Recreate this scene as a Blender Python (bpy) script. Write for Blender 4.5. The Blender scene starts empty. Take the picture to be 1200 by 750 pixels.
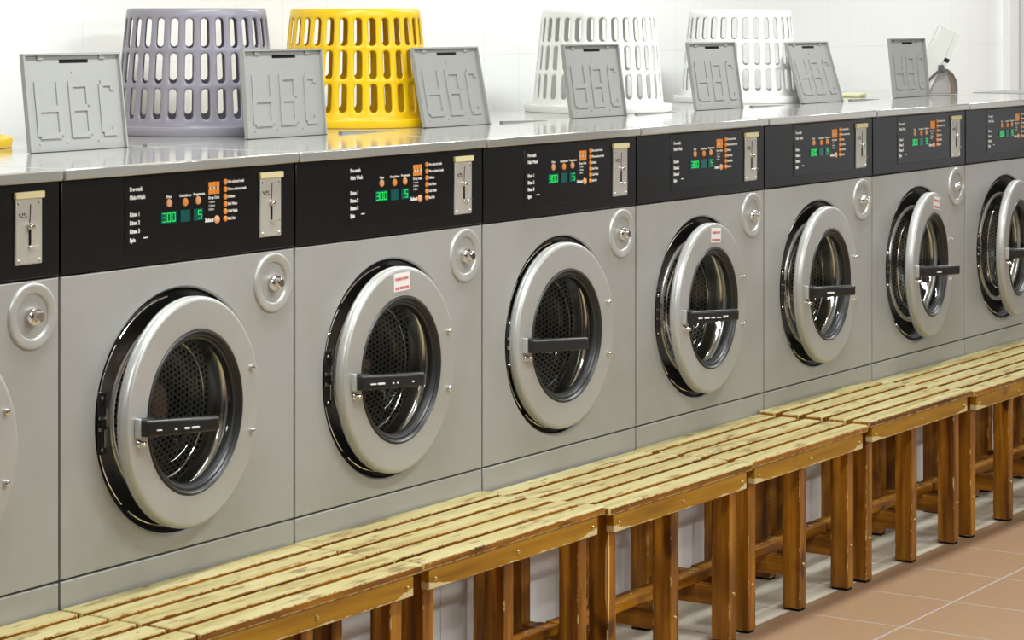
import bpy, bmesh, math, random
from mathutils import Vector, Matrix
random.seed(4)
scn = bpy.context.scene
COL = scn.collection
PI = math.pi
R = math.radians

# ------------------------------------------------------------------ materials
class NT:
    def __init__(s, name):
        s.m = bpy.data.materials.new(name); s.m.use_nodes = True
        s.t = s.m.node_tree; s.n = s.t.nodes; s.l = s.t.links
        s.n.clear(); s.out = s.n.new('ShaderNodeOutputMaterial')
    def node(s, typ, **kw):
        nd = s.n.new(typ)
        for k, v in kw.items():
            if k in nd.inputs.keys() if isinstance(k, str) else False: s.set(nd, k, v)
            else: setattr(nd, k, v)
        return nd
    def set(s, nd, k, v):
        if isinstance(v, bpy.types.NodeSocket): s.l.new(v, nd.inputs[k])
        else: nd.inputs[k].default_value = v
    def math(s, op, a, b=0.0, c=None, clamp=False):
        nd = s.n.new('ShaderNodeMath'); nd.operation = op; nd.use_clamp = clamp
        s.set(nd, 0, a); s.set(nd, 1, b)
        if c is not None: s.set(nd, 2, c)
        return nd.outputs[0]
    def mix(s, f, a, b):
        nd = s.n.new('ShaderNodeMix'); nd.data_type = 'RGBA'
        s.set(nd, 0, f); s.set(nd, 6, a); s.set(nd, 7, b)
        return nd.outputs[2]
    def coords(s, scale=(1, 1, 1), rnd=0.0, out='Object'):
        tc = s.n.new('ShaderNodeTexCoord'); v = tc.outputs[out]
        if rnd:
            oi = s.n.new('ShaderNodeObjectInfo')
            a = s.n.new('ShaderNodeVectorMath'); a.operation = 'SCALE'
            a.inputs[0].default_value = (rnd, rnd * .63, rnd * .37); s.l.new(oi.outputs['Random'], a.inputs['Scale'])
            b = s.n.new('ShaderNodeVectorMath'); b.operation = 'ADD'
            s.l.new(v, b.inputs[0]); s.l.new(a.outputs[0], b.inputs[1]); v = b.outputs[0]
        m = s.n.new('ShaderNodeVectorMath'); m.operation = 'MULTIPLY'
        s.l.new(v, m.inputs[0]); m.inputs[1].default_value = scale
        return m.outputs[0]
    def noise(s, vec, scale=5., detail=3., rough=.55):
        nd = s.n.new('ShaderNodeTexNoise'); s.l.new(vec, nd.inputs['Vector'])
        nd.inputs['Scale'].default_value = scale; nd.inputs['Detail'].default_value = detail
        nd.inputs['Roughness'].default_value = rough
        return nd.outputs['Fac']
    def ramp(s, fac, *stops):
        nd = s.n.new('ShaderNodeValToRGB'); s.l.new(fac, nd.inputs[0])
        e = nd.color_ramp.elements
        while len(e) < len(stops): e.new(.5)
        for el, (p, c) in zip(e, stops):
            el.position = p; el.color = (*c, 1) if len(c) == 3 else c
        return nd.outputs[0]
    def smooth(s, v, a, b):
        nd = s.n.new('ShaderNodeMapRange'); nd.interpolation_type = 'SMOOTHSTEP'
        s.set(nd, 0, v); nd.inputs[1].default_value = a; nd.inputs[2].default_value = b
        return nd.outputs[0]
    def bsdf(s, color, rough=.5, metal=0., spec=.5, bump=None, bstr=.2, bdist=.001, emit=None, estr=0, coat=0, ior=None):
        p = s.n.new('ShaderNodeBsdfPrincipled')
        s.set(p, 'Base Color', color if isinstance(color, bpy.types.NodeSocket) else (*color, 1))
        s.set(p, 'Roughness', rough); s.set(p, 'Metallic', metal); s.set(p, 'Specular IOR Level', spec)
        if coat: s.set(p, 'Coat Weight', coat); s.set(p, 'Coat Roughness', .15)
        if emit is not None: s.set(p, 'Emission Color', (*emit, 1)); s.set(p, 'Emission Strength', estr)
        if bump is not None:
            b = s.n.new('ShaderNodeBump'); s.l.new(bump, b.inputs['Height'])
            b.inputs['Strength'].default_value = bstr; b.inputs['Distance'].default_value = bdist
            s.l.new(b.outputs[0], p.inputs['Normal'])
        s.l.new(p.outputs[0], s.out.inputs[0])
        return s.m

def plain(name, c, rough=.5, metal=0., spec=.5, **kw):
    return NT(name).bsdf(c, rough, metal, spec, **kw)

M = {}
def mk_steel(name, base, rough, metal, grain=True):
    t = NT(name)
    v = t.coords((1, 1, 1), rnd=7.)
    st = t.noise(v, 3.0, 4., .6)
    v2 = t.coords((260, 260, 260)); gr = t.noise(v2, 1., 2., .5)
    c = t.mix(t.smooth(st, .35, .75), (*[b * 1.03 for b in base], 1), (base[0] * .90, base[1] * .885, base[2] * .84, 1))
    rr = t.math('ADD', t.math('MULTIPLY', st, .10 if grain else .05), rough - (.05 if grain else .025))
    return t.bsdf(c, rr, metal, .5, bump=gr if grain else None, bstr=.04, bdist=.0006)
M['steel'] = mk_steel('silver_panel', (.452, .457, .452), .42, .36)
M['top'] = mk_steel('worktop_steel', (.50, .495, .475), .095, .5, False)
M['ring'] = mk_steel('door_ring_silver', (.515, .52, .515), .36, .42)
M['lid'] = plain('lid_grey_plastic', (.30, .30, .291), .45, .0, .4)
M['black'] = plain('black_fascia', (.004, .004, .0048), .28, 0, .40)
M['overlay'] = plain('black_overlay', (.0045, .0045, .0053), .26, 0, .40)
M['plastic'] = plain('black_plastic', (.010, .010, .011), .28, 0, .5)
M['satin'] = plain('black_satin_plastic', (.016, .016, .017), .33, 0, .5)
M['rubber'] = plain('dark_rubber', (.022, .022, .024), .38, 0, .5)
M['chrome'] = plain('chrome', (.80, .79, .77), .12, 1.)
M['strip'] = plain('grey_hatch_strip', (.22, .22, .225), .5)
M['rim'] = plain('bright_rim_steel', (.80, .80, .78), .25, .6)
M['plate'] = plain('coin_plate_steel', (.62, .61, .56), .38, .55)
M['cream'] = plain('cream_label', (.86, .79, .47), .6)
M['white_ink'] = plain('white_ink', (.80, .80, .80), .6)
M['orange'] = plain('orange_print_glow', (.80, .27, .035), .45, emit=(.8, .27, .05), estr=.12)  # unlit print, a faint glow added to its colour
M['orange_pale'] = plain('orange_button', (.86, .42, .20), .4)
M['lcd'] = plain('display_window', (.002, .055, .048), .25, emit=(.0, .10, .085), estr=.35)
M['led'] = plain('green_digit', (.01, .4, .05), .4, emit=(.0, .62, .06), estr=1.1)
M['dark'] = plain('dark_slot', (.006, .005, .005), .7, 0, .2)
M['ink'] = plain('scratch_ink', (.10, .07, .08), .7)
M['sticker'] = plain('white_sticker', (.86, .85, .86), .55)
M['red_ink'] = plain('red_ink', (.62, .10, .09), .6)
M['brass'] = plain('brass', (.62, .47, .16), .32, .9)
M['inner'] = plain('drum_housing', (.05, .05, .05), .5, .3)

def mk_drum():
    t = NT('perforated_drum_steel')
    uv = t.n.new('ShaderNodeUVMap'); sep = t.n.new('ShaderNodeSeparateXYZ'); t.l.new(uv.outputs[0], sep.inputs[0])
    p = .0125
    u = t.math('DIVIDE', sep.outputs[0], p); w = t.math('DIVIDE', sep.outputs[1], p * .866)
    row = t.math('FLOOR', w)
    off = t.math('MULTIPLY', t.math('MODULO', row, 2.), .5)
    fu = t.math('SUBTRACT', t.math('FRACT', t.math('ADD', u, off)), .5)
    fw = t.math('MULTIPLY', t.math('SUBTRACT', t.math('FRACT', w), .5), .866)
    d = t.math('SQRT', t.math('ADD', t.math('MULTIPLY', fu, fu), t.math('MULTIPLY', fw, fw)))
    hole = t.math('SUBTRACT', 1., t.smooth(d, .25, .31))
    c = t.mix(hole, (.60, .59, .56, 1), (.004, .004, .004, 1))
    r = t.math('ADD', t.math('MULTIPLY', hole, .5), .22)
    met = t.math('SUBTRACT', 1., t.math('MULTIPLY', hole, 1.))
    return t.bsdf(c, t.math('ADD', r, .12), t.math('MULTIPLY', met, .75), .3)
M['drum'] = mk_drum()

def mk_glass():
    t = NT('door_glass')
    tr = t.n.new('ShaderNodeBsdfTransparent'); tr.inputs[0].default_value = (.90, .91, .90, 1)
    gl = t.n.new('ShaderNodeBsdfGlossy'); gl.inputs[0].default_value = (1, 1, 1, 1); gl.inputs['Roughness'].default_value = .03
    fr = t.n.new('ShaderNodeFresnel'); ge = t.n.new('ShaderNodeNewGeometry')
    t.l.new(t.math('SUBTRACT', 1.5, t.math('MULTIPLY', ge.outputs['Backfacing'], 1.5 - 1 / 1.5)), fr.inputs[0])
    mx = t.n.new('ShaderNodeMixShader'); t.l.new(t.math('MULTIPLY', fr.outputs[0], 1.0, clamp=True), mx.inputs[0])
    t.l.new(tr.outputs[0], mx.inputs[1]); t.l.new(gl.outputs[0], mx.inputs[2])
    t.l.new(mx.outputs[0], t.out.inputs[0])
    return t.m
M['glass'] = mk_glass()

# wood: varnish brown body, pale where the varnish is worn away
def wood_cols(t, axis, rnd=9.):
    st = {'x': (2.2, 34, 34), 'y': (34, 2.2, 34), 'z': (34, 34, 2.2)}[axis]
    g = t.noise(t.coords(st, rnd), 1., 4., .62)
    big = t.noise(t.coords(tuple(5 if q < 5 else 11 for q in st), rnd), 1., 2., .5)
    return g, big
def mk_varnish(name, axis, worn=0.0):
    t = NT(name)
    g, big = wood_cols(t, axis)
    c = t.ramp(g, (.30, (.085, .026, .002)), (.5, (.28, .105, .007)), (.70, (.48, .21, .014)))
    kn = t.noise(t.coords({'x': (7, 16, 16), 'y': (16, 7, 16), 'z': (16, 16, 7)}[axis], 5.), 1., 1., .4)
    c = t.mix(t.math('MULTIPLY', t.smooth(kn, .66, .76), .85), c, (.035, .010, .004, 1))
    c = t.mix(t.math('MULTIPLY', t.smooth(big, .45, .7), .5), c, (.10, .032, .006, 1))
    if worn:
        wn = t.noise(t.coords((34, 34, 22), 3.), 1., 5., .75)
        c = t.mix(t.smooth(wn, .62 - worn, .70 - worn), c, (.56, .42, .17, 1))
    return t.bsdf(c, .38, 0, .33, bump=g, bstr=.15, bdist=.001)
M['leg_v'] = mk_varnish('varnished_leg', 'z')
M['leg_edge'] = mk_varnish('worn_leg_edge', 'z', .09)
M['bar_v'] = mk_varnish('varnished_crossbar', 'y')
M['str_v'] = mk_varnish('varnished_stretcher', 'x')
M['str_top'] = mk_varnish('worn_stretcher_top', 'x', .05)
M['slat_side'] = mk_varnish('varnished_slat_side', 'x', .015)
M['slat_edge'] = mk_varnish('worn_slat_edge', 'x', .2)
def mk_rail():
    t = NT('varnished_rail')
    g, big = wood_cols(t, 'x')
    c = t.ramp(g, (.25, (.22, .092, .005)), (.5, (.38, .185, .010)), (.75, (.50, .275, .020)))
    kn = t.noise(t.coords((6, 14, 14), 5.), 1., 1., .4)
    c = t.mix(t.math('MULTIPLY', t.smooth(kn, .68, .78), .7), c, (.09, .028, .006, 1))
    tc = t.n.new('ShaderNodeTexCoord'); sp = t.n.new('ShaderNodeSeparateXYZ'); t.l.new(tc.outputs['Object'], sp.inputs[0])
    gp = t.n.new('ShaderNodeTexCoord'); sg = t.n.new('ShaderNodeSeparateXYZ'); t.l.new(gp.outputs['Generated'], sg.inputs[0])
    e = t.math('ABSOLUTE', t.math('SUBTRACT', sg.outputs[0], .5))
    endw = t.smooth(e, .36, .5)
    wn = t.noise(t.coords((26, 26, 60), 8.), 1., 4., .7)
    thr = t.math('ADD', t.math('MULTIPLY', t.math('SUBTRACT', wn, .5), .022), t.math('ADD', .0025, t.math('MULTIPLY', endw, .013)))
    mask = t.smooth(t.math('SUBTRACT', thr, sp.outputs[2]), -.0012, .0012)
    c = t.mix(mask, c, (.70, .58, .30, 1))
    return t.bsdf(c, .40, 0, .3, bump=g, bstr=.12, bdist=.001)
M['rail'] = mk_rail()
def mk_worn():
    t = NT('worn_pale_slat_top')
    g, big = wood_cols(t, 'x', 13.)
    c = t.ramp(g, (.28, (.27, .20, .065)), (.46, (.40, .33, .14)), (.70, (.485, .425, .228)))
    st = t.noise(t.coords((9, 40, 40), 21.), 1., 3., .6)
    c = t.mix(t.math('MULTIPLY', t.smooth(st, .55, .68), .8), c, (.17, .105, .04, 1))
    kn = t.noise(t.coords((11, 34, 34), 17.), 1., 1., .4)
    c = t.mix(t.math('MULTIPLY', t.smooth(kn, .70, .78), .8), c, (.14, .075, .03, 1))
    return t.bsdf(c, .55, 0, .35, bump=g, bstr=.15, bdist=.001)
M['worn'] = mk_worn()

def mk_floor():
    t = NT('floor_tiles')
    tc = t.n.new('ShaderNodeTexCoord'); sp = t.n.new('ShaderNodeSeparateXYZ'); t.l.new(tc.outputs['Object'], sp.inputs[0])
    x, y = sp.outputs[0], sp.outputs[1]
    P = .3315
    def line(v, off, half, soft):
        f = t.math('FRACT', t.math('ADD', t.math('DIVIDE', t.math('SUBTRACT', v, off), P), .5))
        d = t.math('MULTIPLY', t.math('ABSOLUTE', t.math('SUBTRACT', f, .5)), P)
        return t.math('SUBTRACT', 1., t.smooth(d, half, half + soft))
    lx = line(x, 2.4345, .0014, .0016); ly = line(y, -.606 , .0022, .0018)
    grout = t.math('MAXIMUM', lx, ly)
    white = t.smooth(y, -.2895, -.2885)
    sp1 = t.noise(t.coords((90, 90, 90)), 1., 3., .6); cl = t.noise(t.coords((3, 3, 3)), 1., 3., .5)
    terra = t.mix(sp1, (.285, .172, .10, 1), (.37, .24, .147, 1))
    terra = t.mix(t.math('MULTIPLY', cl, .25), terra, (.42, .27, .18, 1))
    gr_t = (.37, .32, .29, 1)
    lx_w = line(x, 2.4345, .001, .0012)
    pale = t.mix(t.smooth(t.noise(t.coords((2.5, 9, 9)), 1., 3., .6), .35, .7), (.82, .77, .66, 1), (.66, .61, .50, 1))
    pale = t.mix(lx_w, pale, (.16, .13, .10, 1))
    c = t.mix(white, t.mix(grout, terra, gr_t), pale)
    return t.bsdf(c, t.math('ADD', .32, t.math('MULTIPLY', grout, .3)), 0, .4, bump=grout, bstr=-.2, bdist=.001)
M['floor'] = mk_floor()

def mk_walltile():
    t = NT('white_wall_tile')
    tc = t.n.new('ShaderNodeTexCoord'); sp = t.n.new('ShaderNodeSeparateXYZ'); t.l.new(tc.outputs['Object'], sp.inputs[0])
    def line(v, off, P, half):
        f = t.math('FRACT', t.math('ADD', t.math('DIVIDE', t.math('SUBTRACT', v, off), P), .5))
        d = t.math('MULTIPLY', t.math('ABSOLUTE', t.math('SUBTRACT', f, .5)), P)
        return t.math('SUBTRACT', 1., t.smooth(d, half, half + .0015))
    g = t.math('MAXIMUM', line(sp.outputs[0], 1.0, .2, .0012), line(sp.outputs[2], 1.44, .25, .0014))
    c = t.mix(g, (.88, .88, .875, 1), (.815, .815, .81, 1))
    return t.bsdf(c, .22, 0, .4)
M['wall'] = mk_walltile()
M['paint'] = plain('dim_wall_paint', (.12, .115, .11), .7)
M['ceil'] = plain('ceiling_paint', (.82, .82, .80), .8)
M['plinth'] = plain('white_plinth_paint', (.83, .82, .84), .38, 0, .4)
M['trim'] = plain('white_trim_paint', (.84, .84, .84), .5)
M['gap_grey'] = plain('shadow_gap_grey', (.55, .55, .58), .5)  # shade of the gap beside the trim, put into a colour
M['bk_grey'] = plain('grey_basket_plastic', (.235, .222, .27), .32, 0, .45)
M['bk_yellow'] = plain('yellow_basket_plastic', (.80, .50, .006), .32, 0, .45)
M['bk_white'] = plain('white_basket_plastic', (.86, .86, .84), .35, 0, .45)
M['pan_grey'] = plain('scoop_grey_plastic', (.43, .40, .40), .4)
M['pan_dark'] = plain('scoop_dark_rim', (.10, .09, .10), .4)
M['pan_brown'] = plain('scoop_brown_stain', (.20, .13, .07), .5)
M['pan_white'] = plain('scoop_handle_white', (.74, .74, .72), .4)
M['cloth'] = plain('pale_yellow_cloth', (.78, .72, .48), .9)

# ------------------------------------------------------------------ mesh helpers
class MB:
    def __init__(s): s.bm = bmesh.new(); s.uv = None
    def box(s, lo, hi, bev=0., seg=2, mat=0, mats=None, mtx=None):
        """mats: function(normal, is_bevel) -> material index"""
        lo, hi = Vector(lo), Vector(hi)
        r = bmesh.ops.create_cube(s.bm, size=1.)
        vs = r['verts']
        for v in vs:
            v.co = Vector([(lo[i] + hi[i]) / 2 + v.co[i] * (hi[i] - lo[i]) for i in range(3)])
        fs = list({f for v in vs for f in v.link_faces})
        big = set(fs)
        for f in fs: f.material_index = mats(f.normal, False) if mats else mat
        if bev > 0:
            for f in fs: f.normal_update()
            if mats:
                for f in fs: f.material_index = mats(f.normal, False)
            es = list({e for v in vs for e in v.link_edges})
            rb = bmesh.ops.bevel(s.bm, geom=es, offset=bev, segments=seg, profile=.5, affect='EDGES', clamp_overlap=True)
            for f in rb['faces']:
                f.normal_update()
                f.material_index = mats(f.normal, True) if mats else mat
                f.smooth = max(abs(q) for q in f.normal) < .9999
            vs = list({v for f in rb['faces'] for v in f.verts} | {v for v in vs if v.is_valid})
        elif mats:
            for f in fs: f.normal_update(); f.material_index = mats(f.normal, False)
        if mtx is not None: bmesh.ops.transform(s.bm, matrix=mtx, verts=[v for v in vs if v.is_valid])
        return s
    def lathe(s, prof, n=72, c=(0, 0, 0), mat=0, axis='y', closed=False, uvs=None, smooth=True):
        """prof: list of (r, a); axis y: point = (r cos, a, r sin)"""
        rings = []
        for (r, a) in prof:
            ring = []
            for i in range(n):
                t = 2 * PI * i / n
                if axis == 'y': p = (c[0] + r * math.cos(t), c[1] + a, c[2] + r * math.sin(t))
                elif axis == 'z': p = (c[0] + r * math.cos(t), c[1] + r * math.sin(t), c[2] + a)
                else: p = (c[0] + a, c[1] + r * math.cos(t), c[2] + r * math.sin(t))
                ring.append(s.bm.verts.new(p))
            rings.append(ring)
        if uvs is not None and s.uv is None: s.uv = s.bm.loops.layers.uv.new('UVMap')
        m = len(prof)
        for j in range(m if closed else m - 1):
            a, b = rings[j], rings[(j + 1) % m]
            for i in range(n):
                k = (i + 1) % n
                f = s.bm.faces.new((a[i], a[k], b[k], b[i])); f.material_index = mat; f.smooth = smooth
                if uvs is not None:
                    ru = uvs[0]; v0, v1 = uvs[1][j], uvs[1][(j + 1) % m]
                    uu = [i, i + 1, i + 1, i]; vv = [v0, v0, v1, v1]
                    for lp, u_, v_ in zip(f.loops, uu, vv): lp[s.uv].uv = (u_ * 2 * PI * ru / n, v_)
        return rings
    def cap(s, ring, mat=0, uvplanar=False):
        f = s.bm.faces.new(ring); f.material_index = mat
        if uvplanar and s.uv:
            for lp in f.loops: lp[s.uv].uv = (lp.vert.co.x + 5, lp.vert.co.z + 5)
        return f
    def tube(s, pts, r, n=10, mat=0, caps=True):
        pts = [Vector(p) for p in pts]; rings = []
        for i, p in enumerate(pts):
            d = (pts[min(i + 1, len(pts) - 1)] - pts[max(i - 1, 0)]).normalized()
            up = Vector((0, 0, 1)) if abs(d.z) < .9 else Vector((1, 0, 0))
            a = d.cross(up).normalized(); b = d.cross(a)
            rings.append([s.bm.verts.new(p + r * (a * math.cos(2 * PI * k / n) + b * math.sin(2 * PI * k / n))) for k in range(n)])
        for a, b in zip(rings, rings[1:]):
            for k in range(n):
                f = s.bm.faces.new((a[k], a[(k + 1) % n], b[(k + 1) % n], b[k])); f.material_index = mat; f.smooth = True
        if caps:
            s.bm.faces.new(rings[0]).material_index = mat; s.bm.faces.new(rings[-1][::-1]).material_index = mat
        return s
    def prism(s, pts, d, mat=0):
        """pts: 3-D polygon, extruded by vector d"""
        d = Vector(d); a = [s.bm.verts.new(p) for p in pts]; b = [s.bm.verts.new(Vector(p) + d) for p in pts]
        n = len(a); fs = [s.bm.faces.new(a[::-1]), s.bm.faces.new(b)]
        for i in range(n): fs.append(s.bm.faces.new((a[i], a[(i + 1) % n], b[(i + 1) % n], b[i])))
        for f in fs: f.material_index = mat
        return s
    def cells(s, us, vs, filled, y0, y1, mat=0, mtx=None, back=True):
        """a sheet of cells in the x-z plane between y0 (back) and y1 (front), walls round every outline"""
        nu, nv = len(us) - 1, len(vs) - 1; new = []
        F = lambda i, j: 0 <= i < nu and 0 <= j < nv and filled(i, j)
        cache = {}
        def V(i, j, y):
            k = (i, j, y)
            if k not in cache: cache[k] = s.bm.verts.new((us[i], y, vs[j])); new.append(cache[k])
            return cache[k]
        def quad(*v):
            f = s.bm.faces.new(v); f.material_index = mat
        for i in range(nu):
            for j in range(nv):
                if not F(i, j): continue
                quad(V(i, j, y1), V(i + 1, j, y1), V(i + 1, j + 1, y1), V(i, j + 1, y1))
                if back: quad(V(i, j, y0), V(i, j + 1, y0), V(i + 1, j + 1, y0), V(i + 1, j, y0))
                if not F(i - 1, j): quad(V(i, j, y0), V(i, j, y1), V(i, j + 1, y1), V(i, j + 1, y0))
                if not F(i + 1, j): quad(V(i + 1, j, y0), V(i + 1, j + 1, y0), V(i + 1, j + 1, y1), V(i + 1, j, y1))
                if not F(i, j - 1): quad(V(i, j, y0), V(i + 1, j, y0), V(i + 1, j, y1), V(i, j, y1))
                if not F(i, j + 1): quad(V(i, j + 1, y0), V(i, j + 1, y1), V(i + 1, j + 1, y1), V(i + 1, j + 1, y0))
        if mtx is not None: bmesh.ops.transform(s.bm, matrix=mtx, verts=new)
        return s
    def text(s, txt, x, z, size, y=0., align='LEFT', mat=0, bold=0., mtx=None, sx=1.):
        cu = bpy.data.curves.new('txt', 'FONT'); cu.body = txt; cu.size = size; cu.align_x = align
        cu.extrude = .0002; cu.offset = bold; cu.resolution_u = 2
        o = bpy.data.objects.new('txt', cu); COL.objects.link(o)
        dg = bpy.context.evaluated_depsgraph_get(); dg.update()
        me = bpy.data.meshes.new_from_object(o.evaluated_get(dg))
        bpy.data.objects.remove(o); bpy.data.curves.remove(cu)
        n0 = len(s.bm.verts); f0 = len(s.bm.faces)
        s.bm.from_mesh(me); bpy.data.meshes.remove(me)
        s.bm.verts.ensure_lookup_table(); s.bm.faces.ensure_lookup_table()
        for v in s.bm.verts[n0:]:
            p = v.co.copy(); v.co = Vector((x + p.x * sx, y - p.z, z + p.y))
            if mtx is not None: v.co = mtx @ v.co
        for f in s.bm.faces[f0:]: f.material_index = mat
        return s
    def move(s, mtx):
        bmesh.ops.transform(s.bm, matrix=mtx, verts=s.bm.verts[:]); return s
    def build(s, name, mats, parent=None, loc=None, angle=35, normals=True, smooth=False, wn=False):
        if normals: bmesh.ops.recalc_face_normals(s.bm, faces=s.bm.faces[:])
        if loc is not None:
            bmesh.ops.translate(s.bm, vec=-Vector(loc), verts=s.bm.verts[:])
        me = bpy.data.meshes.new(name); s.bm.to_mesh(me); s.bm.free()
        for m in (mats if isinstance(mats, (list, tuple)) else [mats]): me.materials.append(m)
        if smooth:
            for p in me.polygons: p.use_smooth = True
        fl = [not p.use_smooth for p in me.polygons]
        me.set_sharp_from_angle(angle=R(angle))
        for p, q in zip(me.polygons, fl): p.use_smooth = not q
        o = bpy.data.objects.new(name, me); COL.objects.link(o)
        if wn:
            md = o.modifiers.new('normals', 'WEIGHTED_NORMAL'); md.keep_sharp = True; md.weight = 80
        if parent is not None: o.parent = parent
        if loc is not None: o.location = loc
        return o

def empty(name, loc=(0, 0, 0)):
    o = bpy.data.objects.new(name, None); COL.objects.link(o); o.location = loc; o.empty_display_size = .1
    return o
def tag(o, label, cat, group=None):
    o['label'] = label; o['category'] = cat
    if group: o['group'] = group
    return o
def struct(o): o['kind'] = 'structure'; return o
def copy_tree(o, parent=None):
    c = o.copy(); COL.objects.link(c); c.parent = parent
    for ch in list(o.children): copy_tree(ch, c)
    return c
def child(o, name):
    return [c for c in o.children if c.name.split('.')[0] == name][0]

# ------------------------------------------------------------------ camera
W = .71
FPX = 2950.
th = math.atan2(1, 1941 / 2950.)
camd = bpy.data.cameras.new('camera'); cam = bpy.data.objects.new('camera', camd); COL.objects.link(cam)
camd.sensor_width = 36.; camd.lens = 36. * FPX / 1200.; camd.shift_y = -(375 - 19) / 1200.
camd.clip_start = .05
cam.location = (-3.4842, -3.3097, 1.56); cam.rotation_euler = (PI / 2, 0, -th)
scn.camera = cam

# ------------------------------------------------------------------ room
XL, XR, YF, YB, ZC = -5.6, 10.2, -5.4, 1.06, 2.75
def room_box(name, lo, hi, m):
    b = MB(); b.box(lo, hi); return struct(b.build(name, m))
room_box('floor', (XL, YF, -.08), (XR, YB, 0), M['floor'])
room_box('ceiling', (XL, YF, ZC), (XR, YB, ZC + .08), M['ceil'])
room_box('wall_back', (XL, YB, -.08), (XR, YB + .1, ZC + .08), M['wall'])
room_box('wall_front', (XL, YF - .1, -.08), (XR, YF, ZC + .08), M['paint'])
room_box('wall_left', (XL - .1, YF - .1, -.08), (XL, YB + .1, ZC + .08), M['paint'])
room_box('wall_right', (XR, YF - .1, -.08), (XR + .1, YB + .1, ZC + .08), M['paint'])
# boxed upright strip on the back wall with grey paint as its shadow gap
b = MB(); b.box((7.16, YB - .035, 0), (7.27, YB + .005, ZC), .004); struct(b.build('trim_1', M['trim']))
b = MB(); b.box((7.27, YB - .02, 0), (7.335, YB + .005, ZC), .002); struct(b.build('shadow_gap_strip', M['gap_grey']))
# white plinth under the machines
b = MB()
for k in range(-2, 9):
    b.box((k * W - .16 + .001, .008, 0), ((k + 1) * W - .16 - .001, .85, .385), .002)
struct(b.build('trim_3', M['plinth']))

# ------------------------------------------------------------------ the washing machine
ZF0, ZF1 = .4995, 1.0695          # front panel
RCX, RCZ, RCR = .342, .776, .242  # round opening
def sheet_with_hole(b, x0, x1, z0, z1, cx, cz, r, n=96, bev=.003, y=0., back=.02):
    """front sheet with a rolled outer edge and a hole rolled inwards"""
    def rectpt(t, x0, x1, z0, z1):
        dx, dz = math.cos(t), math.sin(t)
        k = min(((x1 - cx) / dx if dx > 1e-9 else (x0 - cx) / dx if dx < -1e-9 else 1e9),
                ((z1 - cz) / dz if dz > 1e-9 else (z0 - cz) / dz if dz < -1e-9 else 1e9))
        return cx + k * dx, cz + k * dz
    angs = sorted([2 * PI * i / n for i in range(n)] + [math.atan2(zz - cz, xx - cx) % (2 * PI) for xx in (x0, x1) for zz in (z0, z1)])
    bm = b.bm
    loops = []
    for (rr, yy) in ((r - .001, y + .02), (r - .0005, y + .009), (r + .0012, y + .003), (r + .005, y), ):
        loops.append([bm.verts.new((cx + rr * math.cos(t), yy, cz + rr * math.sin(t))) for t in angs])
    for (ins, yy) in ((bev, y), (bev * .3, y + bev * .3), (0, y + bev), (0, y + back)):
        loops.append([])
        for t in angs:
            px, pz = rectpt(t, x0, x1, z0, z1)
            px = min(max(px, x0 + ins), x1 - ins); pz = min(max(pz, z0 + ins), z1 - ins)
            loops[-1].append(bm.verts.new((px, yy, pz)))
    m = len(angs)
    for a, c in zip(loops, loops[1:]):
        for i in range(m):
            k = (i + 1) % m
            bm.faces.new((a[i], a[k], c[k], c[i]))

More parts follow.
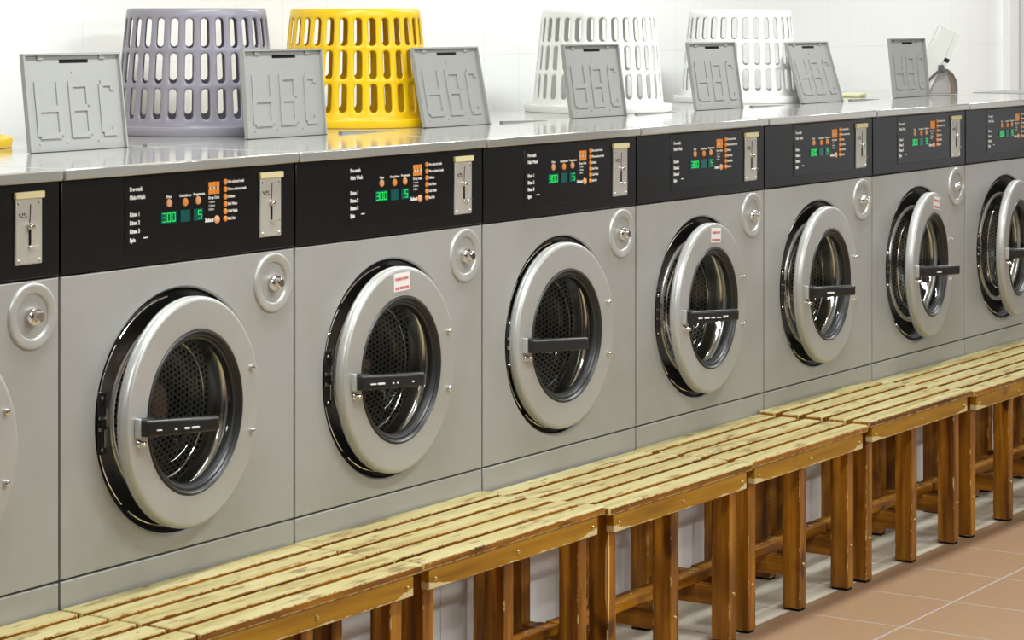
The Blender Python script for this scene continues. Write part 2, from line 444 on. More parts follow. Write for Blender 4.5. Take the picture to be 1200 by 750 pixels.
def make_machine():
    root = empty('washing_machine')
    # cabinet: carcass box behind the sheet
    b = MB()
    sheet_with_hole(b, .003, W - .003, ZF0, ZF1, RCX, RCZ, RCR, bev=.0022)
    g = .004
    for lo, hi in (((g, .015, .38), (g + .002, .80, 1.2505)), ((W - g - .002, .015, .38), (W - g, .80, 1.25)),
                   ((g, .798, .38), (W - g, .80, 1.25)), ((g, .015, .38), (W - g, .80, .386))):
        b.box(lo, hi)
    cab = b.build('cabinet', M['steel'], root, angle=30)
    b = MB(); b.box((.003, 0, .386), (W - .003, .02, ZF0 - .0035), .0025, 2)
    b.build('kick_panel', M['steel'], root)
    # worktop with a folded front lip
    b = MB()
    x0, x1 = .0025 - .009, W - .0025 - .009
    b.box((x0, -.021, 1.2515), (x1, .92, 1.2735), .0035, 3)
    wt = b.build('worktop', M['top'], root)
    # soap hatch: thin surround under the lid and its rear strip
    b = MB()
    P = [(-.005, .409, 1.2732), (.215, .409, 1.2732), (.215, .409, 1.2742), (-.005, .409, 1.2790)]
    b.prism(P, (0, .012, 0))
    b.build('hatch_strip', M['strip'], wt)
    b = MB(); b.box((.350, .408, 1.2725), (.645, .418, 1.2745), .0005)
    b.build('hatch_slot', M['dark'], wt)
    # dispenser lid (local: hinge line along x at the origin, standing up)
    LW, LH = .298, .2025
    b = MB()
    us = [0, .004, .112, .202, LW - .004, LW]
    vs = [-.004, .004, .1815, .1895, LH - .004, LH]
    b.cells(us, vs, lambda i, j: not (i == 2 and j == 2), .004, 0.)
    b.cells(us, vs, lambda i, j: i in (0, 4) or j == 4, .0, -.0075)
    for hx in (.045, .235): b.box((hx, -.0035, LH - .0125), (hx + .016, 0, LH - .004))
    for (dx, dz) in ((.148, .163), (.035, .012), (.118, .013), (.214, .013)):
        b.lathe([(.0001, -.0018), (.0022, -.0016), (.0026, 0)], 8, (dx, 0, dz))
    lid = b.build('dispenser_lid', M['lid'], root, angle=25)
    for v in lid.data.vertices:                       # the lower edge runs a little deeper at the far end
        if v.co.z < 0: v.co.z -= .006 * v.co.x / LW
    lid.location = (.347, .417, 1.2795); lid.rotation_euler = (R(-7), 0, 0)
    b = MB(); b.box((.110, .0022, .180), (.204, .0046, .191)); b.build('finger_slot', M['dark'], lid)  # dark backing, the recess's shade put into its colour
    b = MB()
    s_ = .013
    def strokes(rects):
        us = sorted({q for r_ in rects for q in (r_[0], r_[2])}); vs = sorted({q for r_ in rects for q in (r_[1], r_[3])})
        def fil(i, j):
            u = (us[i] + us[i + 1]) / 2; v = (vs[j] + vs[j + 1]) / 2
            return any(r_[0] < u < r_[2] and r_[1] < v < r_[3] for r_ in rects)
        b.cells(us, vs, fil, 0.0, -.0028, back=False)
    z0, z1 = .022, .143
    strokes([(.030, z0 + .006, .030 + s_, z1), (.095, z0 + .006, .095 + s_, z1), (.038, z0, .100, z0 + s_), (.030, .0785, .108, .0785 + s_)])
    strokes([(.132, z0, .132 + s_, z1), (.132, z0, .190, z0 + s_), (.132, z1 - s_, .190, z1), (.132, .0785, .186, .0785 + s_),
             (.184, z0 + .006, .184 + s_, .080), (.184, .090, .184 + s_, z1 - .006)])
    strokes([(.226, z0 + .008, .226 + s_, z1 - .008), (.232, z0, .272, z0 + s_), (.232, z1 - s_, .272, z1),
             (.272 - .011, z0, .272, z0 + .022), (.272 - .011, z1 - .022, .272, z1)])
    b.build('letter_relief', M['lid'], lid, angle=25)
    # black control panel
    b = MB()
    b.box((.0025, -.001, 1.0725), (W - .0025, .03, 1.2505), .0025, 2)
    cp = b.build('control_panel', M['black'], root)
    b = MB(); b.box((.177, -.0022, 1.0975), (.570, 0, 1.247), .0012, 1)
    b.build('overlay', M['overlay'], cp)
    yl = -.0024
    def oval(cx, cz, rx, rz, n=20):
        bb = MB(); prof = [(1., .0), (.9, -.0016), (.55, -.0024), (.01, -.0026)]
        rings = []
        for (k, yy) in prof: rings.append([bb.bm.verts.new((cx + rx * k * math.cos(2 * PI * i / n), yl + yy, cz + rz * k * math.sin(2 * PI * i / n))) for i in range(n)])
        for a, c in zip(rings, rings[1:]):
            for i in range(n): bb.bm.faces.new((a[i], a[(i + 1) % n], c[(i + 1) % n], c[i]))
        return bb
    oval(.3068, 1.190, .0085, .0085).build('button', M['orange_pale'], cp)
    oval(.3555, 1.189, .0085, .0085).build('button', M['orange'], cp)
    oval(.3946, 1.190, .0085, .0085).build('button', M['orange_pale'], cp)
    oval(.4529, 1.1475, .0085, .0085).build('button', M['orange_pale'], cp)
    ledz = [1.2226, 1.2075, 1.1925, 1.1775, 1.1625, 1.1475]
    for z in ledz: oval(.4795, z, .0062, .0062).build('indicator', M['orange'], cp)
    segs = {'0': 'abcdef', '3': 'abgcd', '5': 'afgcd'}
    def digit(bb, ch, x, z, w=.0115, h=.0185, y=0.):
        t = .0024
        S = dict(a=(0, h - t, w, h), g=(0, h / 2 - t / 2, w, h / 2 + t / 2), d=(0, 0, w, t), f=(0, h / 2, t, h), b=(w - t, h / 2, w, h), e=(0, 0, t, h / 2), c=(w - t, 0, w, h / 2))
        for k in segs[ch]:
            q = S[k]; e_ = .0004
            bb.box((x + q[0] + e_, y - .0006, z + q[1] + e_), (x + q[2] - e_, y, z + q[3] - e_))
    for (xa, xb, txt) in ((.2825, .328, '300'), (.3405, .369, ''), (.3805, .4085, '5')):
        bb = MB(); bb.box((xa, yl - .0012, 1.150), (xb, yl + .001, 1.1735))
        if txt == '300':
            for i, ch in enumerate(txt): digit(bb, ch, xa + .003 + i * .0138, 1.1525, y=yl - .0012)
        elif txt: digit(bb, txt, xa + .012, 1.1525, w=.012, y=yl - .0012)
        nsplit = 6
        ob = bb.build('display', [M['lcd'], M['led']], cp)
        for p in ob.data.polygons:
            if p.index >= nsplit: p.material_index = 1
    # orange tariff grid
    b = MB()
    for i in range(3):
        for j in range(2):
            b.box((.4263 + i * .0117, yl - .001, 1.1985 + .0012 + j * .0135), (.4263 + i * .0117 + .0107, yl + .001, 1.1985 + .0126 + j * .0135), .0006, 1)
    for i in range(3): b.box((.4288 + i * .0117, yl - .0012, 1.2095), (.4288 + i * .0117 + .006, yl - .0008, 1.2135), mat=1)
    b.build('tariff_grid', [M['orange'], M['white_ink']], cp)
    y_ = yl - .0002
    def ink(txt, x, z, size, align='LEFT', bold=.0006, sx=1.):
        q = MB(); q.text(txt, x, z, size, y_, align, bold=bold, sx=sx); q.build('label_text', M['white_ink'], cp, normals=False)
    for txt, z in (('Pre-wash', 1.2225), ('Main Wash', 1.2065), ('Rinse 1', 1.1735), ('Rinse 2', 1.157), ('Rinse 3', 1.1405), ('Spin', 1.1235)):
        ink(txt, .1915, z - .003, .0112, sx=.88)
    b = MB(); b.box((.231, y_ - .0003, 1.1255), (.244, y_ + .0004, 1.1278)); b.build('index_mark', M['white_ink'], cp)
    for txt, x, z in (('Price', .3068, 1.2), ('Countdown', .3555, 1.2), ('Programme', .3975, 1.2005)):
        ink(txt, x, z, .0074, 'CENTER', .0004)
    for txt, z in zip(('Hot coloured wash', 'Warm coloured wash', 'Delicate', 'Fast Warm', 'Cold Wash', 'Fast Hot'), ledz):
        ink(txt, .4875, z - .0026, .0082, bold=.0004, sx=.80)
    ink('Select', .4425, 1.1445, .011, 'RIGHT')
    ink('Drop Coin', .4265, 1.1905, .0076, bold=.0004)
    for i, txt in enumerate(('1 Insert', '2 Select', '3 Start')): ink(txt, .427, 1.1825 - i * .0075, .0062, bold=.0001)
    # coin plate
    b = MB(); px0, px1, pz0, pz1 = .5885, .6585, 1.1005, 1.231
    b.box((px0, -.0055, pz0), (px1, 0, pz1), .004, 3)
    for sx in (px0 + .008, px1 - .008):
        for sz in (pz0 + .008, pz1 - .016): b.lathe([(.0001, -.0082), (.0025, -.0078), (.0033, -.0055)], 10, (sx, 0, sz))
    cpl = b.build('coin_plate', M['plate'], root)
    b = MB(); b.box((px0 - .002, -.0085, 1.2225), (px1 + .005, -.0005, 1.2355), .0015, 1); b.build('cap_strip', M['cream'], cpl)
    b = MB(); b.box((.6225, -.0068, 1.1365), (.6275, -.005, 1.164)); b.build('coin_slot', M['dark'], cpl)
    b = MB(); b.tube([(.625, -.006, 1.178), (.627, -.006, 1.212)], .0009, 6)
    b.tube([(.597, -.006, 1.196), (.601, -.006, 1.191), (.609, -.006, 1.188), (.618, -.006, 1.190)], .0008, 6)
    for q in range(3): b.tube([(.606 + q * .004, -.006, 1.192), (.606 + q * .004, -.006, 1.197)], .0006, 5)
    b.build('etched_mark', M['ink'], cpl)
    b = MB(); b.lathe([(.0001, -.016), (.0045, -.0155), (.006, -.013), (.006, -.0055)], 16, (.6245, 0, 1.171)); b.build('knob', M['chrome'], cpl)
    b = MB(); b.tube([(.624, -.006, 1.134), (.626, -.012, 1.1335), (.630, -.0155, 1.134), (.6405, -.016, 1.1345)], .0020, 8); b.build('reject_lever', M['chrome'], cpl)
    # round lock plate
    b = MB(); lx, lz = .6365, 1.0035
    b.lathe([(.0625, .0005), (.0620, -.003), (.0600, -.0045), (.0560, -.0048), (.0470, -.0035), (.0440, -.0035), (.0425, -.002), (.0415, .001), (.040, .0035), (.0001, .0035)], 56, (lx, -.0005, lz))
    lk = b.build('lock_plate', M['ring'], root, angle=50, wn=True)
    b = MB(); b.lathe([(.0175, .0035), (.0165, -.010), (.0150, -.0125), (.011, -.0130), (.0105, -.0225), (.0085, -.0245), (.0001, -.0245)], 28, (lx, 0, lz))
    b.build('lock_cap', M['chrome'], lk)
    # black surround inside the round opening
    b = MB()
    b.lathe([(RCR - .0005, .004), (RCR - .003, .010), (RCR - .010, .0135), (RCR - .026, .0145), (RCR - .030, .0175), (.190, .0185), (.184, .022), (.176, .025), (.1745, .032)], 96, (RCX, 0, RCZ))
    sr = b.build('door_surround', M['plastic'], root, wn=True)
    b = MB(); b.lathe([(.1785 + .0068 * math.cos(t), .0215 + .0068 * math.sin(t)) for t in [2 * PI * i / 12 for i in range(12)]], 96, (RCX, 0, RCZ), closed=True)
    b.build('rim_ring', M['rim'], sr)
    def arc(a0, a1, rr, y, rad):
        q = MB(); q.tube([(RCX + rr * math.cos(R(a)), y, RCZ + rr * math.sin(R(a))) for a in [a0 + (a1 - a0) * i / 24 for i in range(25)]], rad, 8)
        q.build('trim_arc', M['chrome'], sr)
    for (a0, a1) in ((96, 136), (140, 168), (194, 226), (232, 262)):
        arc(a0, a1, RCR - .014, .0125, .0020)
    # latch keeper at the left of the opening
    b = MB(); kx = RCX - RCR + .020
    b.box((kx - .012, .004, RCZ - .058), (kx + .014, .020, RCZ + .062), .002)
    kp = b.build('latch_keeper', M['satin'], sr)
    b = MB()
    b.box((kx - .012, .000, RCZ + .010), (kx + .012, .006, RCZ + .016), .001); b.box((kx + .006, -.003, RCZ - .004), (kx + .012, .006, RCZ + .030), .001)
    b.box((kx - .012, .000, RCZ - .012), (kx - .003, .006, RCZ - .005), .001); b.box((kx + .001, -.003, RCZ - .044), (kx + .007, .006, RCZ - .010), .001)
    for dz in (.050, -.050): b.lathe([(.0001, .0015), (.0035, .002), (.0045, .0045)], 12, (kx + .002, 0, RCZ + dz))
    b.build('latch_catch', M['chrome'], sr)
    # drum
    b = MB(); rd = .262
    prof = [(.172, .068), (.200, .069), (.240, .076), (rd, .095), (rd, .40), (.25, .418), (.10, .430)]
    vv = [0, .028, .068, .10, .405, .43, .58]
    rings = b.lathe(prof, 96, (RCX, 0, RCZ), uvs=(rd, vv))
    b.cap(rings[-1], uvplanar=True)
    dr = b.build('drum', M['drum'], root, normals=True)
    b = MB(); b.lathe([(.1750, .0255), (.1705, .030), (.1690, .036), (.1690, .062), (.1725, .0685)], 96, (RCX, 0, RCZ)); b.build('drum_mouth', M['chrome'], dr, wn=True)
    for a in (40, 160, 280):
        b = MB()
        ca, sa = math.cos(R(a)), math.sin(R(a)); tx, tz = -sa, ca
        def P(rr, w): return (RCX + rr * ca + w * tx, 0, RCZ + rr * sa + w * tz)
        q = [P(rd - .002, -.038), P(rd - .03, -.026), P(rd - .07, -.008), P(rd - .07, .008), P(rd - .03, .026), P(rd - .002, .038)]
        b.prism([(p[0], .11, p[2]) for p in q], (0, .28, 0))
        b.build('drum_lifter', M['drum'], dr)
    # door: local origin on the hinge line, closed face at y = 0, centre at x = -DR
    DR = .229; c = (-DR, 0, 0)
    b = MB()
    b.lathe([(.160, .010), (.1625, .003), (.1645, .0006), (.168, 0), (.2185, 0), (.2225, .0006), (.2262, .0026), (.2283, .006), (.229, .0105),
             (.229, .0135), (.2268, .015), (.2268, .017), (.2285, .0185), (.2282, .023), (.225, .0265), (.212, .028), (.178, .028), (.168, .026)], 112, c)
    door = b.build('door', M['ring'], root, angle=40, wn=True)
    b = MB()
    b.lathe([(.1640, .004), (.1620, -.0012), (.1590, -.0022), (.1560, .0010), (.1545, .0045), (.1525, .0040), (.1500, .0040), (.1480, .0085), (.1440, .0105), (.1425, .0160), (.1425, .024), (.155, .024), (.166, .022)], 96, c)
    b.build('gasket', M['rubber'], door, angle=30)
    b = MB()
    r_ = b.lathe([(.1440, .0135), (.1405, .024), (.1330, .075), (.1290, .092), (.1220, .101), (.108, .105), (.0001, .109)], 72, c)
    b.build('glass_bowl', M['glass'], door)
    b = MB(); b.lathe([(.1375 + .0022 * math.cos(t), .078 + .0022 * math.sin(t)) for t in [2 * PI * i / 8 for i in range(8)]], 72, c, closed=True)
    b.build('bowl_ring', M['chrome'], door)
    for z in (.065, -.065):
        b = MB(); b.lathe([(.0001, -.009), (.004, -.0085), (.006, -.006), (.0062, 0)], 16, (-.0365, 0, z)); b.build('hinge_bolt', M['chrome'], door)
    # handle: a lever that stands out from the ring
    b = MB()
    b.box((0, -.011, -.0155), (.152, .011, .0155), .006, 3)
    hd_m = Matrix.Translation((-2 * DR + .036, -.014, -.004)) @ Matrix.Rotation(R(-33), 4, 'Z')
    for v in b.bm.verts:
        f_ = v.co.x / .158
        v.co.z *= 1.08 - .16 * f_; v.co.y = v.co.y * (1.1 - .2 * f_) - .010 * math.sin(PI * f_)
    b.move(hd_m)
    b.box((-2 * DR + .030, -.022, -.020), (-2 * DR + .066, .0005, .014), .004, 2)
    b.build('handle', M['satin'], door)
    b = MB(); b.box((-2 * DR + .0235, -.012, -.0215), (-2 * DR + .032, .0005, .0155), .002, 2); b.build('handle_bracket', M['ring'], door)
    b = MB(); b.lathe([(.0075, .0), (.0075, -.003), (.0058, -.004), (.0058, -.017), (.0045, -.019), (.0001, -.019)], 20, (-2 * DR + .037, 0, -.0345)); b.build('lock_pin', M['chrome'], door)
    door.location = (.573, -.0195, .7745)
    return root

HD = Matrix.Translation((-.458 + .036, -.014, -.004)) @ Matrix.Rotation(R(-33), 4, 'Z')
def handle_marks(door, spec):
    b = MB()
    for (x0, x1, h) in spec:
        f_ = (x0 + x1) / 2 / .158
        yb = -.011 * (1.1 - .2 * f_) - .010 * math.sin(PI * f_)
        b.box((x0, yb - .0012, -.004), (x1, yb + .003, -.004 + h), mtx=HD)
    return b.build('handle_mark', M['white_ink'], door)
def sticker(door, ang, two=True):
    b = MB(); w, h = .063, .040
    m = Matrix.Translation((-.229, 0, 0)) @ Matrix.Rotation(R(ang), 4, 'Y') @ Matrix.Translation((0, -.0006, .1955))
    b.box((-w / 2, -.0005, -h / 2), (w / 2, .0003, h / 2), mtx=m)
    b.text('PLEASE DO NOT', 0, .0045, .0083, -.0009, 'CENTER', 1, .0003, m, sx=.86)
    b.text('SLAM THIS DOOR', 0, -.0155, .0083, -.0009, 'CENTER', 1, .0003, m, sx=.82)
    return b.build('sticker', [M['sticker'], M['red_ink']], door)

proto = make_machine()
door_a = [0., 5.4, 3.1, .3, 4.9, 4.8, 7.7, 8.3, 0.]
lid_a = [5., 6.8, 4.3, 11.5, 8.5, 8.5, 17., 5.7, -90.]
mlabels = [
    'silver washing machine with its round door shut flush, only partly inside the picture',
    'silver washing machine with open lid standing beside the grey basket, no sticker on its door',
    'silver washing machine with red and white door sticker, directly below the yellow basket',
    'silver washing machine whose door stands ajar by only a narrow gap, no sticker',
    'silver washing machine with a door sticker, between two machines without stickers, past the yellow basket',
    'silver washing machine without sticker, sixth along from the one with the shut door',
    'silver washing machine with the widest open of the three stickered doors',
    'silver washing machine without sticker whose wide open door is only partly shown',
    'washing machine whose soap lid lies shut, only its worktop showing under the dustpan',
]
machines = []
for i in range(9):
    o = proto if i == 0 else copy_tree(proto)
    machines.append(o)
for i, o in enumerate(machines):
    o.location = ((i - 1) * W, 0, 0)
    tag(o, mlabels[i], 'washing machine', 'coin-operated washing machines in a row')
    child(o, 'door').rotation_euler = (0, 0, R(door_a[i]))
    child(o, 'dispenser_lid').rotation_euler = (R(-lid_a[i]), 0, 0)
child(machines[0], 'door').location.x += .012
child(machines[8], 'dispenser_lid').location.z = 1.2712
bpy.data.objects.remove(child(child(machines[8], 'worktop'), 'hatch_strip'))
for i, a in ((2, -1), (4, 4), (6, 8)): sticker(child(machines[i], 'door'), a)
for i, sp in ((1, ((.02, .03, .002), (.055, .06, .002), (.075, .085, .0035), (.09, .105, .0035))),
              (2, ((.02, .033, .0025), (.036, .052, .0035), (.07, .073, .003), (.08, .083, .003), (.118, .122, .003))),
              (4, ((.02, .032, .003), (.038, .052, .003), (.058, .068, .003), (.075, .088, .0018), (.096, .102, .005), (.106, .110, .005))),
              (5, ((.045, .068, .004),)), (6, ((.05, .066, .003),)), (7, ((.06, .075, .004),))):
    handle_marks(child(machines[i], 'door'), sp)

# ------------------------------------------------------------------ benches
def slat_mats(n, bev):
    if n.z > .35: return 0
    return 2 if bev else 1
def make_bench(x0, x1, dy=0., dz=0., rz=0.):
    L = x1 - x0 - .006
    root = empty('slatted_bench', (x0 + .003, dy, 0)); root.rotation_euler = (0, 0, R(rz))
    ZT = .447 + dz
    ys = [-.345 + .0723 * i for i in range(5)]
    for i, y in enumerate(ys):
        b = MB(); e0 = random.uniform(-.003, .001); e1 = random.uniform(-.001, .003)
        b.box((e0, y, ZT - .0195), (L + e1, y + .0510, ZT), .0045, 3, mats=slat_mats)
        for xx in (.05, L / 2, L - .05):
            b.lathe([(.0001, .0006), (.003, .0003), (.0038, -.001)], 10, (xx, y + .0255, ZT), mat=3, axis='z')
        b.build('slat', [M['worn'], M['slat_side'], M['slat_edge'], M['brass']], root, loc=(L / 2, y + .028, ZT - .01))
    lxs = [.036, L / 2 - .019, L - .036 - .038]
    for (ya, yb) in ((-.341, -.319), (-.030, -.008)):
        b = MB(); z0 = ZT - .0195 - .0425
        b.box((.026, ya, z0), (L - .026, yb, ZT - .0197), .003, 2)
        rl = b.build('rail', M['rail'], root, loc=(L / 2, (ya + yb) / 2, z0))
        if ya < -.2:
            for lx in (.036 + .012, L / 2, L - .036 - .012):
                q = MB(); q.lathe([(.0001, -.0045), (.004, -.004), (.0058, -.0018), (.0062, .0002)], 14, (lx - L / 2, -.011, .0205))
                q.build('bolt', M['brass'], rl)
    for lx in lxs:
        for (ya, yb) in ((-.318, -.266), (-.083, -.031)):
            b = MB()
            b.box((lx, ya, .006), (lx + .038, yb, ZT - .0200), .003, 2, mats=lambda n, bev: 1 if bev else 0)
            b.box((lx + .003, ya + .003, 0), (lx + .035, yb - .003, .007), mat=2)
            lg = b.build('leg', [M['leg_v'], M['leg_edge'], M['dark']], root, loc=(lx + .019, (ya + yb) / 2, .2))
            if ya < -.2:
                q = MB(); q.lathe([(.0001, -.0045), (.0035, -.004), (.0052, -.0018), (.0056, .0002)], 14, (random.uniform(-.003, .003), -.026, -.078))
                q.build('bolt', M['brass'], lg)
        b = MB(); b.box((lx + .002, -.268, .090), (lx + .036, -.081, .138), .003, 2); b.build('crossbar', M['bar_v'], root, loc=(lx + .019, -.17, .11))
    b = MB()
    b.box((.001, -.220, .138), (L - .003, -.170, .163), .003, 2, mats=lambda n, bev: 1 if n.z > .5 else 0)
    for lx in lxs: b.lathe([(.0001, .0012), (.003, .0009), (.0042, -.001)], 10, (lx + .019, -.195, .163), mat=2, axis='z')
    b.build('stretcher', [M['str_v'], M['str_top'], M['brass']], root, loc=(L / 2, -.195, .15))
    return root
jn = [-.71, -.006, .692, 1.412, 2.112, 2.797, 3.510, 4.215, 4.92]
off = [(0, 0, 0), (-.002, .001, 0), (.001, .001, 0.), (-.007, -.004, 0), (.001, -.003, 0), (0, .006, 0), (-.004, .001, 0), (0, 0, 0)]
blabels = [
    'wooden slatted bench in front of the machine with the shut door, mostly outside the picture',
    'wooden slatted bench in front of the washing machine beside the grey basket',
    'wooden slatted bench in front of the washing machine below the yellow basket',
    'wooden slatted bench with a long pale split along one leg, its legs cut by the picture bottom',
    'wooden slatted bench standing slightly higher than the bench with the split leg next to it',
    'wooden slatted bench in front of the machine with the widest open stickered door',
    'wooden slatted bench next to last of the row, cut by the picture edge',
    'last wooden slatted bench of the row, only its slats and one end in the picture',
]
blabels[3] = 'wooden slatted bench whose end leg has a long pale split down its corner'
benches = []
for i in range(8):
    o = make_bench(jn[i], jn[i + 1], *off[i])
    tag(o, blabels[i], 'bench', 'slatted benches set end to end before the machines')
    benches.append(o)
# pale split down the front corner of one leg
lgs = [c for c in benches[3].children if c.name.split('.')[0] == 'leg']
lg = min(lgs, key=lambda c: (round(c.location.x, 2), c.location.y))
b = MB()
b.prism([(-.0195, -.0262, .16), (-.0150, -.0266, .20), (-.0120, -.0266, .13), (-.0125, -.0266, .02), (-.0165, -.0266, -.03), (-.0195, -.0262, -.02)], (0, .0012, 0))
b.prism([(-.0195, -.0266, .17), (-.0195, -.0195, .14), (-.0195, -.0185, .03), (-.0195, -.0266, -.03)], (.0012, 0, 0))
b.build('pale_split', plain('bare_split_wood', (.80, .52, .17), .5), lg)

# ------------------------------------------------------------------ laundry baskets standing upside down
def make_basket(name):
    root = empty(name)
    Ht = .305; N = 30
    rad = lambda z: .199 - (.199 - .170) * (z / Ht) ** 1.15
    rows = [(.038, .112), (.124, .197), (.209, .281)]      # slot heights above the worktop
    zb = [.030, .118, .203, .2865]
    b = MB(); bm = b.bm; cache = {}
    def V(a, z, d=0.):
        k = (round(a, 6) % round(2 * PI, 6), round(z, 6), round(d, 5))
        if k not in cache:
            r_ = rad(z) + d; cache[k] = bm.verts.new((r_ * math.cos(a), r_ * math.sin(a), z))
        return cache[k]
    da = 2 * PI / N
    for row, (s0, s1) in enumerate(rows):
        c0, c1 = zb[row], zb[row + 1]
        for i in range(N):
            ac = i * da; hw = .0098 / rad((s0 + s1) / 2)
            zm = (s0 + s1) / 2; rz = .0098
            fr = [(-da / 2, c0), (0, c0), (da / 2, c0), (da / 2, s0 + rz), (da / 2, zm), (da / 2, s1 - rz), (da / 2, c1), (0, c1), (-da / 2, c1), (-da / 2, s1 - rz), (-da / 2, zm), (-da / 2, s0 + rz)]
            sl = [(-hw * .7, s0 + rz * .3), (0, s0), (hw * .7, s0 + rz * .3), (hw, s0 + rz), (hw, zm), (hw, s1 - rz), (hw * .7, s1 - rz * .3), (0, s1), (-hw * .7, s1 - rz * .3), (-hw, s1 - rz), (-hw, zm), (-hw, s0 + rz)]
            A = [V(ac + p[0], p[1]) for p in fr]
            g = 1.32
            B = [V(ac + p[0] * g, zm + (p[1] - zm) * (1 + .0032 / (zm - s0))) for p in sl]
            Cc = [V(ac + p[0], p[1], -.0028) for p in sl]
            for P_, Q_ in ((A, B), (B, Cc)):
                for k in range(12):
                    j = (k + 1) % 12
                    if len({P_[k], P_[j], Q_[j], Q_[k]}) == 4: bm.faces.new((P_[k], P_[j], Q_[j], Q_[k]))
    def band(z_list, d_list):
        for (za, d_a), (zc, d_c) in zip(zip(z_list, d_list), list(zip(z_list, d_list))[1:]):
            for i in range(N):
                for h in (0, 1):
                    a0 = (i - .5 + h * .5) * da; a1 = a0 + da / 2
                    bm.faces.new((V(a0, za, d_a), V(a1, za, d_a), V(a1, zc, d_c), V(a0, zc, d_c)))
    band([.2865, .297, .303, Ht], [0, 0, -.002, -.006])
    band([Ht, Ht + .0001], [-.006, -.03])
    band([.030, .022, .016, .014], [0, .0015, .004, .012])
    top = [V((i * .5 - .5) * da, Ht + .0001, -.03) for i in range(2 * N)]
    bm.faces.new(top)
    o = b.build('basket_body', M['bk_grey'], root, angle=50, smooth=True)
    md = o.modifiers.new('thickness', 'SOLIDIFY'); md.thickness = .0024; md.offset = -1
    b = MB()
    b.lathe([(.2090, .016), (.2200, .0215), (.2230, .0205), (.2242, .018), (.2225, .003), (.2215, .0), (.2195, 0), (.2195, .003), (.2210, .0165), (.2190, .0180), (.2090, .013)], 90, axis='z', closed=True)
    b.build('basket_rim', M['bk_grey'], root, angle=45)
    return root
def recolor(o, m):
    for c in o.children:
        c.data = c.data.copy(); c.data.materials[0] = m
ZW = 1.2745
bk = make_basket('laundry_basket')
spots = [
    ('bk_grey', 1.262, .742, 0.4, 'grey slotted plastic laundry basket upside down on the worktop'),
    ('bk_yellow', 1.822, .675, 1.1, 'yellow slotted laundry basket upside down between two open grey lids'),
    ('bk_white', 3.015, .655, .2, 'white slotted basket upside down with its flared rim visible, past the yellow basket'),
    ('bk_white', 3.985, .690, .8, 'white slotted basket upside down behind two lids, nearer the dustpan than the other white one'),
    ('bk_yellow', .375, .805, 0., 'yellow basket of which just the rim end shows at the picture edge'),
]
for i, (m, x, y, rz, lab) in enumerate(spots):
    o = bk if i == 0 else copy_tree(bk)
    o.location = (x, y, ZW); o.rotation_euler = (0, 0, rz)
    tag(o, lab, 'laundry basket', 'upturned laundry baskets')
for o, (m, *_) in zip([o for o in COL.objects if o.name.startswith('laundry_basket')], spots):
    if m != 'bk_grey': recolor(o, M[m])

# ------------------------------------------------------------------ dustpan behind the last lid
root = empty('dustpan', (5.045, .43, ZW)); root.scale = (1.17, 1.17, 1.12); root.rotation_euler = (0, 0, -R(50))
def outline(k=1., dz=0.):
    pts = [(-.054, 0), (-.054, .036), (-.034, .058), (-.012, .078), (.004, .086), (.022, .083), (.038, .070), (.049, .048), (.053, .022), (.053, 0)]
    return [(p[0] * k, p[1] * k + dz) for p in pts]
b = MB()
o1 = outline(); o2 = outline(.88, .001)
rings = []
for pts, y in ((o1, .03), (o1, -.004), (outline(.97), -.008), (o2, -.008), (outline(.84, .001), .004), (outline(.5, .002), .016)):
    rings.append([b.bm.verts.new((p[0], y, p[1])) for p in pts])
for j, (a, c) in enumerate(zip(rings, rings[1:])):
    for i in range(len(a) - 1):
        f = b.bm.faces.new((a[i], a[i + 1], c[i + 1], c[i])); f.material_index = 0 if j < 3 else 1
f = b.bm.faces.new(rings[-1]); f.material_index = 1
f = b.bm.faces.new(rings[0][::-1]); f.material_index = 0
b.build('pan', [M['pan_dark'], M['pan_grey']], root)
b = MB(); b.prism([(.020, -.006, .070), (.036, -.006, .056), (.041, -.006, .030), (.041, -.006, .004), (.030, -.006, .004), (.033, -.006, .035)], (0, .004, 0)); b.build('brown_edge', M['pan_brown'], root)
b = MB(); b.box((-.010, -.008, .070), (.010, .012, .097), .004); b.build('neck', M['pan_dark'], root)
m = Matrix.Translation((-.010, .012, .092)) @ Matrix.Rotation(R(24), 4, 'Y')
b = MB(); b.box((-.048, -.014, -.085), (.010, .014, .128), .004, 2, mtx=m); b.box((.010, -.010, .0), (.026, .010, .124), .003, 2, mtx=m)
hn = b.build('handle', M['pan_white'], root)
b = MB(); b.box((.009, -.0125, .022), (.0275, .0125, .036), .002, mtx=m); b.build('clip', M['plastic'], hn)
tag(root, 'small grey dustpan with a slanting white handle, standing behind the last open lid', 'dustpan')

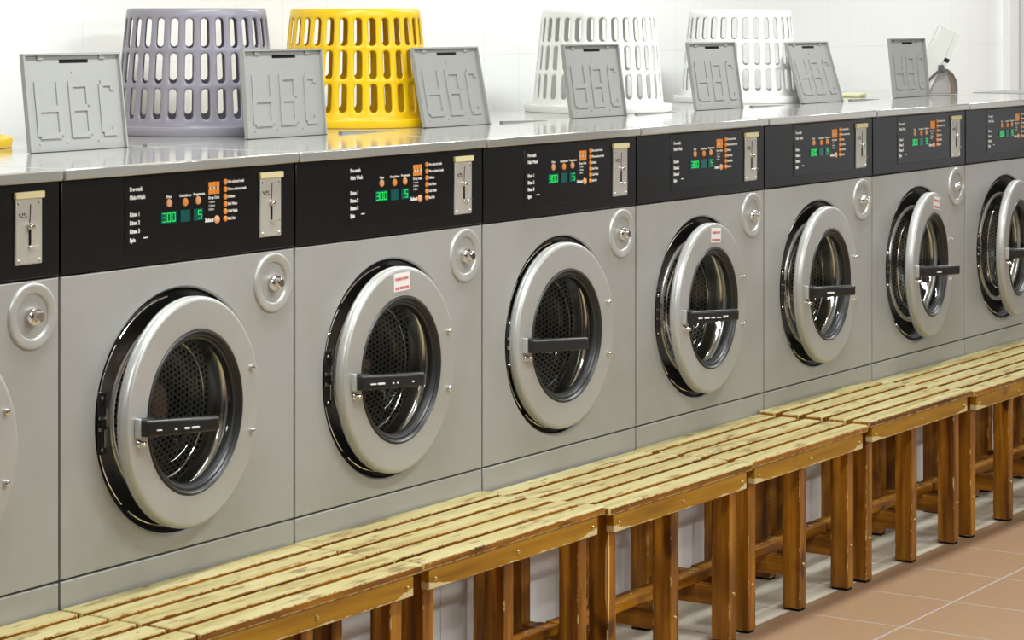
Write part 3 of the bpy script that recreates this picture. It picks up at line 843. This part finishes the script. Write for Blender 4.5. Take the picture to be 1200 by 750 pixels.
# pale folded cloth behind the sixth lid
b = MB()
for i in range(2):
    b.box((-.055 + .003 * i, -.04, .0055 * i), (.055 - .002 * i, .04 - .003 * i, .0055 * i + .0058), .0025, 2)
o = b.build('folded_cloth', M['cloth']); o.location = (4.66, .60, ZW); o.rotation_euler = (0, 0, .25)
tag(o, 'pale yellow folded cloth lying on the worktop between two open lids', 'cloth')

# ------------------------------------------------------------------ light: ceiling fluorescents and added fill
LC = (.94, 1., .985)
def area(loc, sx, sy, power, color=(1, .97, .92), rot=(0, 0, 0)):
    d = bpy.data.lights.new('tube_or_fill_light', 'AREA'); d.shape = 'RECTANGLE'; d.size = sx; d.size_y = sy; d.energy = power; d.color = color
    o = bpy.data.objects.new('tube_or_fill_light', d); COL.objects.link(o); o.location = loc; o.rotation_euler = rot
    return o
for x, p_ in ((-2.6, 48), (.4, 48), (3.4, 42), (6.4, 46)): area((x, -.26, 2.70), 1.5, .22, p_, LC)
for x, y, p_ in ((1.0, -1.75, 46), (1.6, -4.6, 100), (5.4, -4.6, 120)): area((x, y, 2.70), 1.5, .22, p_, LC)  # front pair added as low fill for leg fronts and plinth
# unseen shop window in the end wall, added for its light
b = MB()
for (y0, y1, z0, z1) in ((-4.9, -4.8, .25, 2.45), (-1.8, -1.7, .25, 2.45), (-3.33, -3.27, .3, 2.4), (-4.8, -1.8, .25, .32), (-4.8, -1.8, 2.38, 2.45)):
    b.box((XR - .06, y0, z0), (XR - .0, y1, z1), .004)
struct(b.build('added_window', M['trim']))
area((XR - .08, -3.3, 1.35), 2.0, 2.9, 14, (.95, .98, 1.), (0, PI / 2, 0))  # window-side fill, added to lift plinth, floor and legs

w = bpy.data.worlds.new('world'); scn.world = w; w.use_nodes = True
w.node_tree.nodes['Background'].inputs[0].default_value = (1, 1, 1, 1)
w.node_tree.nodes['Background'].inputs[1].default_value = .3

vs_ = scn.view_settings
scn.display_settings.display_device = 'sRGB'
vs_.view_transform = 'Standard'; vs_.look = 'None'; vs_.gamma = 1; vs_.use_curve_mapping = False
vs_.exposure = 0.0
scn.cycles.use_denoising = True
scn.cycles.max_bounces = 10; scn.cycles.transparent_max_bounces = 16; scn.cycles.glossy_bounces = 6; scn.cycles.diffuse_bounces = 5
scn.cycles.sample_clamp_indirect = 6.
